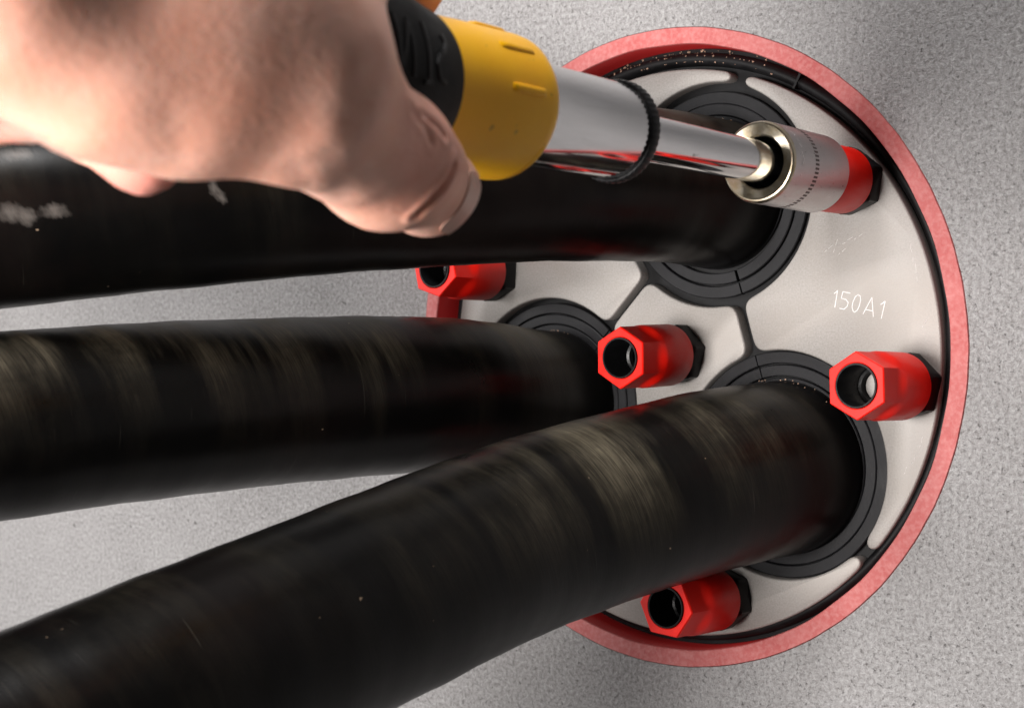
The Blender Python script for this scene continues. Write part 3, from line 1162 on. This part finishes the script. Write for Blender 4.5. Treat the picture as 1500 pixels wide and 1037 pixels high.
def build_hand():
    lo = np.array((8.0, -332.0, 8.0))
    hi = np.array((118.0, -128.0, 222.0))
    h = 1.15
    axs = [np.arange(lo[i], hi[i], h, dtype=np.float32) for i in range(3)]
    nx = len(axs[0])
    F = np.empty((nx, len(axs[1]), len(axs[2])), np.float32)
    step = 24
    for i in range(0, nx, step):
        P = np.stack(np.meshgrid(axs[0][i:i + step], axs[1], axs[2], indexing='ij'), -1)
        F[i:i + step] = hand_field(P)
    V, Q = surface_nets(F, lo, h)
    # even out the cell steps
    e = np.vstack([Q[:, [0, 1]], Q[:, [1, 2]], Q[:, [2, 3]], Q[:, [3, 0]]])
    for _ in range(5):
        acc = np.zeros_like(V)
        num = np.zeros(len(V))
        np.add.at(acc, e[:, 0], V[e[:, 1]])
        np.add.at(num, e[:, 0], 1)
        V = 0.5 * V + 0.5 * acc / num[:, None]
    org = np.array((69.5, -199.6, 40.5))
    bm = bmesh.new()
    bv = [bm.verts.new(p) for p in V]
    for q in Q:
        bm.faces.new([bv[i] for i in q])
    # finer mesh on the thumb, then skin folds pressed into it
    for _ in range(2):
        eds = [ed for ed in bm.edges if ed.verts[0].co.y > -184 and ed.verts[0].co.x > 52 and ed.verts[0].co.z < 40]
        bmesh.ops.subdivide_edges(bm, edges=eds, cuts=1, use_grid_fill=True, smooth=0.6)
    bm.normal_update()
    co = np.array([x.co[:] for x in bm.verts])
    no = np.array([x.normal[:] for x in bm.verts])
    for pts, dep, wid in CREASES:
        dist = np.full(len(co), 1e9)
        for p0, p1 in zip(pts[:-1], pts[1:]):
            p0, p1 = np.array(p0), np.array(p1)
            dd = p1 - p0
            t = np.clip((co - p0) @ dd / (dd @ dd), 0, 1)
            dist = np.minimum(dist, np.linalg.norm(co - p0 - t[:, None] * dd, axis=1))
        co = co - no * (dep * np.exp(-(dist / wid) ** 2) - 0.35 * dep * np.exp(-((dist - 2.2 * wid) / wid) ** 2))[:, None]
    for x, p in zip(bm.verts, co):
        x.co = (p - org) * MM
    me = bpy.data.meshes.new('hand')
    bm.to_mesh(me)
    bm.free()
    V = co
    me.polygons.foreach_set('use_smooth', [True] * len(me.polygons))
    me.materials.append(M_SKIN)
    pink = np.zeros(len(V))
    for nm in FINGERS:
        t = FINGERS[nm][3][0]
        pink = np.maximum(pink, np.clip(1.25 - np.linalg.norm(V - t, axis=1) / 10.0, 0, 0.9))
    pink = np.maximum(pink, np.clip(1.0 - np.linalg.norm(V - np.array((62.0, -151.0, 23.0)), axis=1) / 8.0, 0, 0.35))
    pink = np.maximum(pink, np.clip(1.0 - np.linalg.norm(V - np.array((72.0, -176.0, 38.0)), axis=1) / 16.0, 0, 0.3))
    at = me.attributes.new('pink', 'FLOAT', 'POINT')
    at.data.foreach_set('value', pink.astype(np.float32))
    o = link(bpy.data.objects.new('hand', me))
    o.location = Vector(org) * MM
    return tag(o, 'bare hand gripping the black screwdriver handle, thumb pointing to the yellow collar', 'hand')


hand = build_hand()


def build_nail(tip, axis, normal, half_w, length, label):
    """thin curved plate lying on the finger tip"""
    tip, axis, normal = (np.array(q, float) for q in (tip, axis, normal))
    axis /= np.linalg.norm(axis)
    normal -= axis * (normal @ axis)
    normal /= np.linalg.norm(normal)
    side = np.cross(axis, normal)
    rows, cols = 9, 9
    top, bot = [], []
    for i in range(rows):
        u = i / (rows - 1)
        for j in range(cols):
            w = (j / (cols - 1) * 2 - 1)
            wid = half_w * (1 - 0.25 * (2 * u - 1) ** 4)
            ang = w * wid / 6.0
            dirn = normal * math.cos(ang) + side * math.sin(ang)
            base = tip + axis * (u - 0.55) * length
            r = 14.0
            for _ in range(60):
                dv = float(hand_field((base + dirn * r).astype(np.float32)[None])[0])
                if dv < 0.02:
                    break
                r -= dv * 0.8
            top.append(base + dirn * (r + 0.12))
            bot.append(base + dirn * (r - 0.35))
    v = [tuple(p - np.array((69.5, -199.6, 40.5))) for p in top + bot]
    n = rows * cols
    f = []
    for i in range(rows - 1):
        for j in range(cols - 1):
            q = i * cols + j
            f.append((q, q + 1, q + cols + 1, q + cols))
            f.append((n + q, n + q + cols, n + q + cols + 1, n + q + 1))
    rim = [i for i in range(cols)] + [r_ * cols + cols - 1 for r_ in range(1, rows)] + [(rows - 1) * cols + j for j in range(cols - 2, -1, -1)] + [r_ * cols for r_ in range(rows - 2, 0, -1)]
    for a_, b_ in zip(rim, rim[1:] + rim[:1]):
        f.append((a_, b_, n + b_, n + a_))
    o = mesh_obj('fingernail', v, f, M_NAIL, hand, True, 60)
    if label:
        o['label'] = label
    return o


build_nail((58.6, -155.5, 28.5), (-0.3, 0.95, -0.2), (0.45, 0.80, -0.45), 4.4, 9.5, 'thumbnail seen almost edge-on')
build_nail((55.5, -225.0, 36.4), (0.55, -0.1, 0.8), (0.5, -0.6, -0.45), 3.6, 8.0, None)

# ------------------------------------------------------------------ brick dust crumbs lying on the rim of the rubber and on the cables
v, f = [], []
rc = random.Random(9)


def crumb(p, s):
    o = len(v)
    q = [(rc.uniform(-1, 1), rc.uniform(-1, 1), rc.uniform(-1, 1)) for _ in range(6)]
    base = [(1, 0, 0), (-1, 0, 0), (0, 1, 0), (0, -1, 0), (0, 0, 1), (0, 0, -1)]
    for b_, j in zip(base, q):
        v.append(tuple(p[i] + s * (b_[i] + 0.4 * j[i]) for i in range(3)))
    f.extend([(o, o + 2, o + 4), (o + 2, o + 1, o + 4), (o + 1, o + 3, o + 4), (o + 3, o, o + 4), (o + 2, o, o + 5), (o + 1, o + 2, o + 5), (o + 3, o + 1, o + 5), (o, o + 3, o + 5)])


for _ in range(150):
    a_ = math.radians(rc.gauss(95, 17))
    if not math.radians(58) < a_ < math.radians(142):
        continue
    r = rc.choice([74.2, 73.7, 74.5, 71.6, 73.0])
    y = {74.2: 8.4, 73.7: 8.0, 74.5: 8.5, 71.6: 6.4, 73.0: 6.3}[r]
    q = (r - 0.3) / 74.92
    crumb((PC[0] * (1 - q) + r * math.cos(a_), y, PC[1] * (1 - q) + r * math.sin(a_)), rc.choice([0.13, 0.17, 0.22, 0.3]))
for _ in range(14):
    a_ = math.radians(rc.gauss(98, 20))
    crumb((10.3 + 18.6 * math.cos(a_), rc.uniform(4.5, 7), 38.0 + 18.7 * math.sin(a_)), rc.choice([0.12, 0.18, 0.25]))
    a_ = math.radians(rc.gauss(95, 25))
    crumb((29.3 + 21.2 * math.cos(a_), rc.uniform(2, 6.5), -28.4 + 21.2 * math.sin(a_)), rc.choice([0.12, 0.18, 0.22]))
    a_ = math.radians(rc.gauss(95, 20))
    crumb((-39.5 + 19.1 * math.cos(a_), rc.uniform(2, 6.5), -15 + 19.1 * math.sin(a_)), rc.choice([0.12, 0.18, 0.25]))
crumbs = mesh_obj('brick_dust', v, f, M_CRUMB, None, False)
tag(crumbs, 'tiny reddish crumbs of drilling dust on the black rubber rim', 'dust', None, 'stuff')
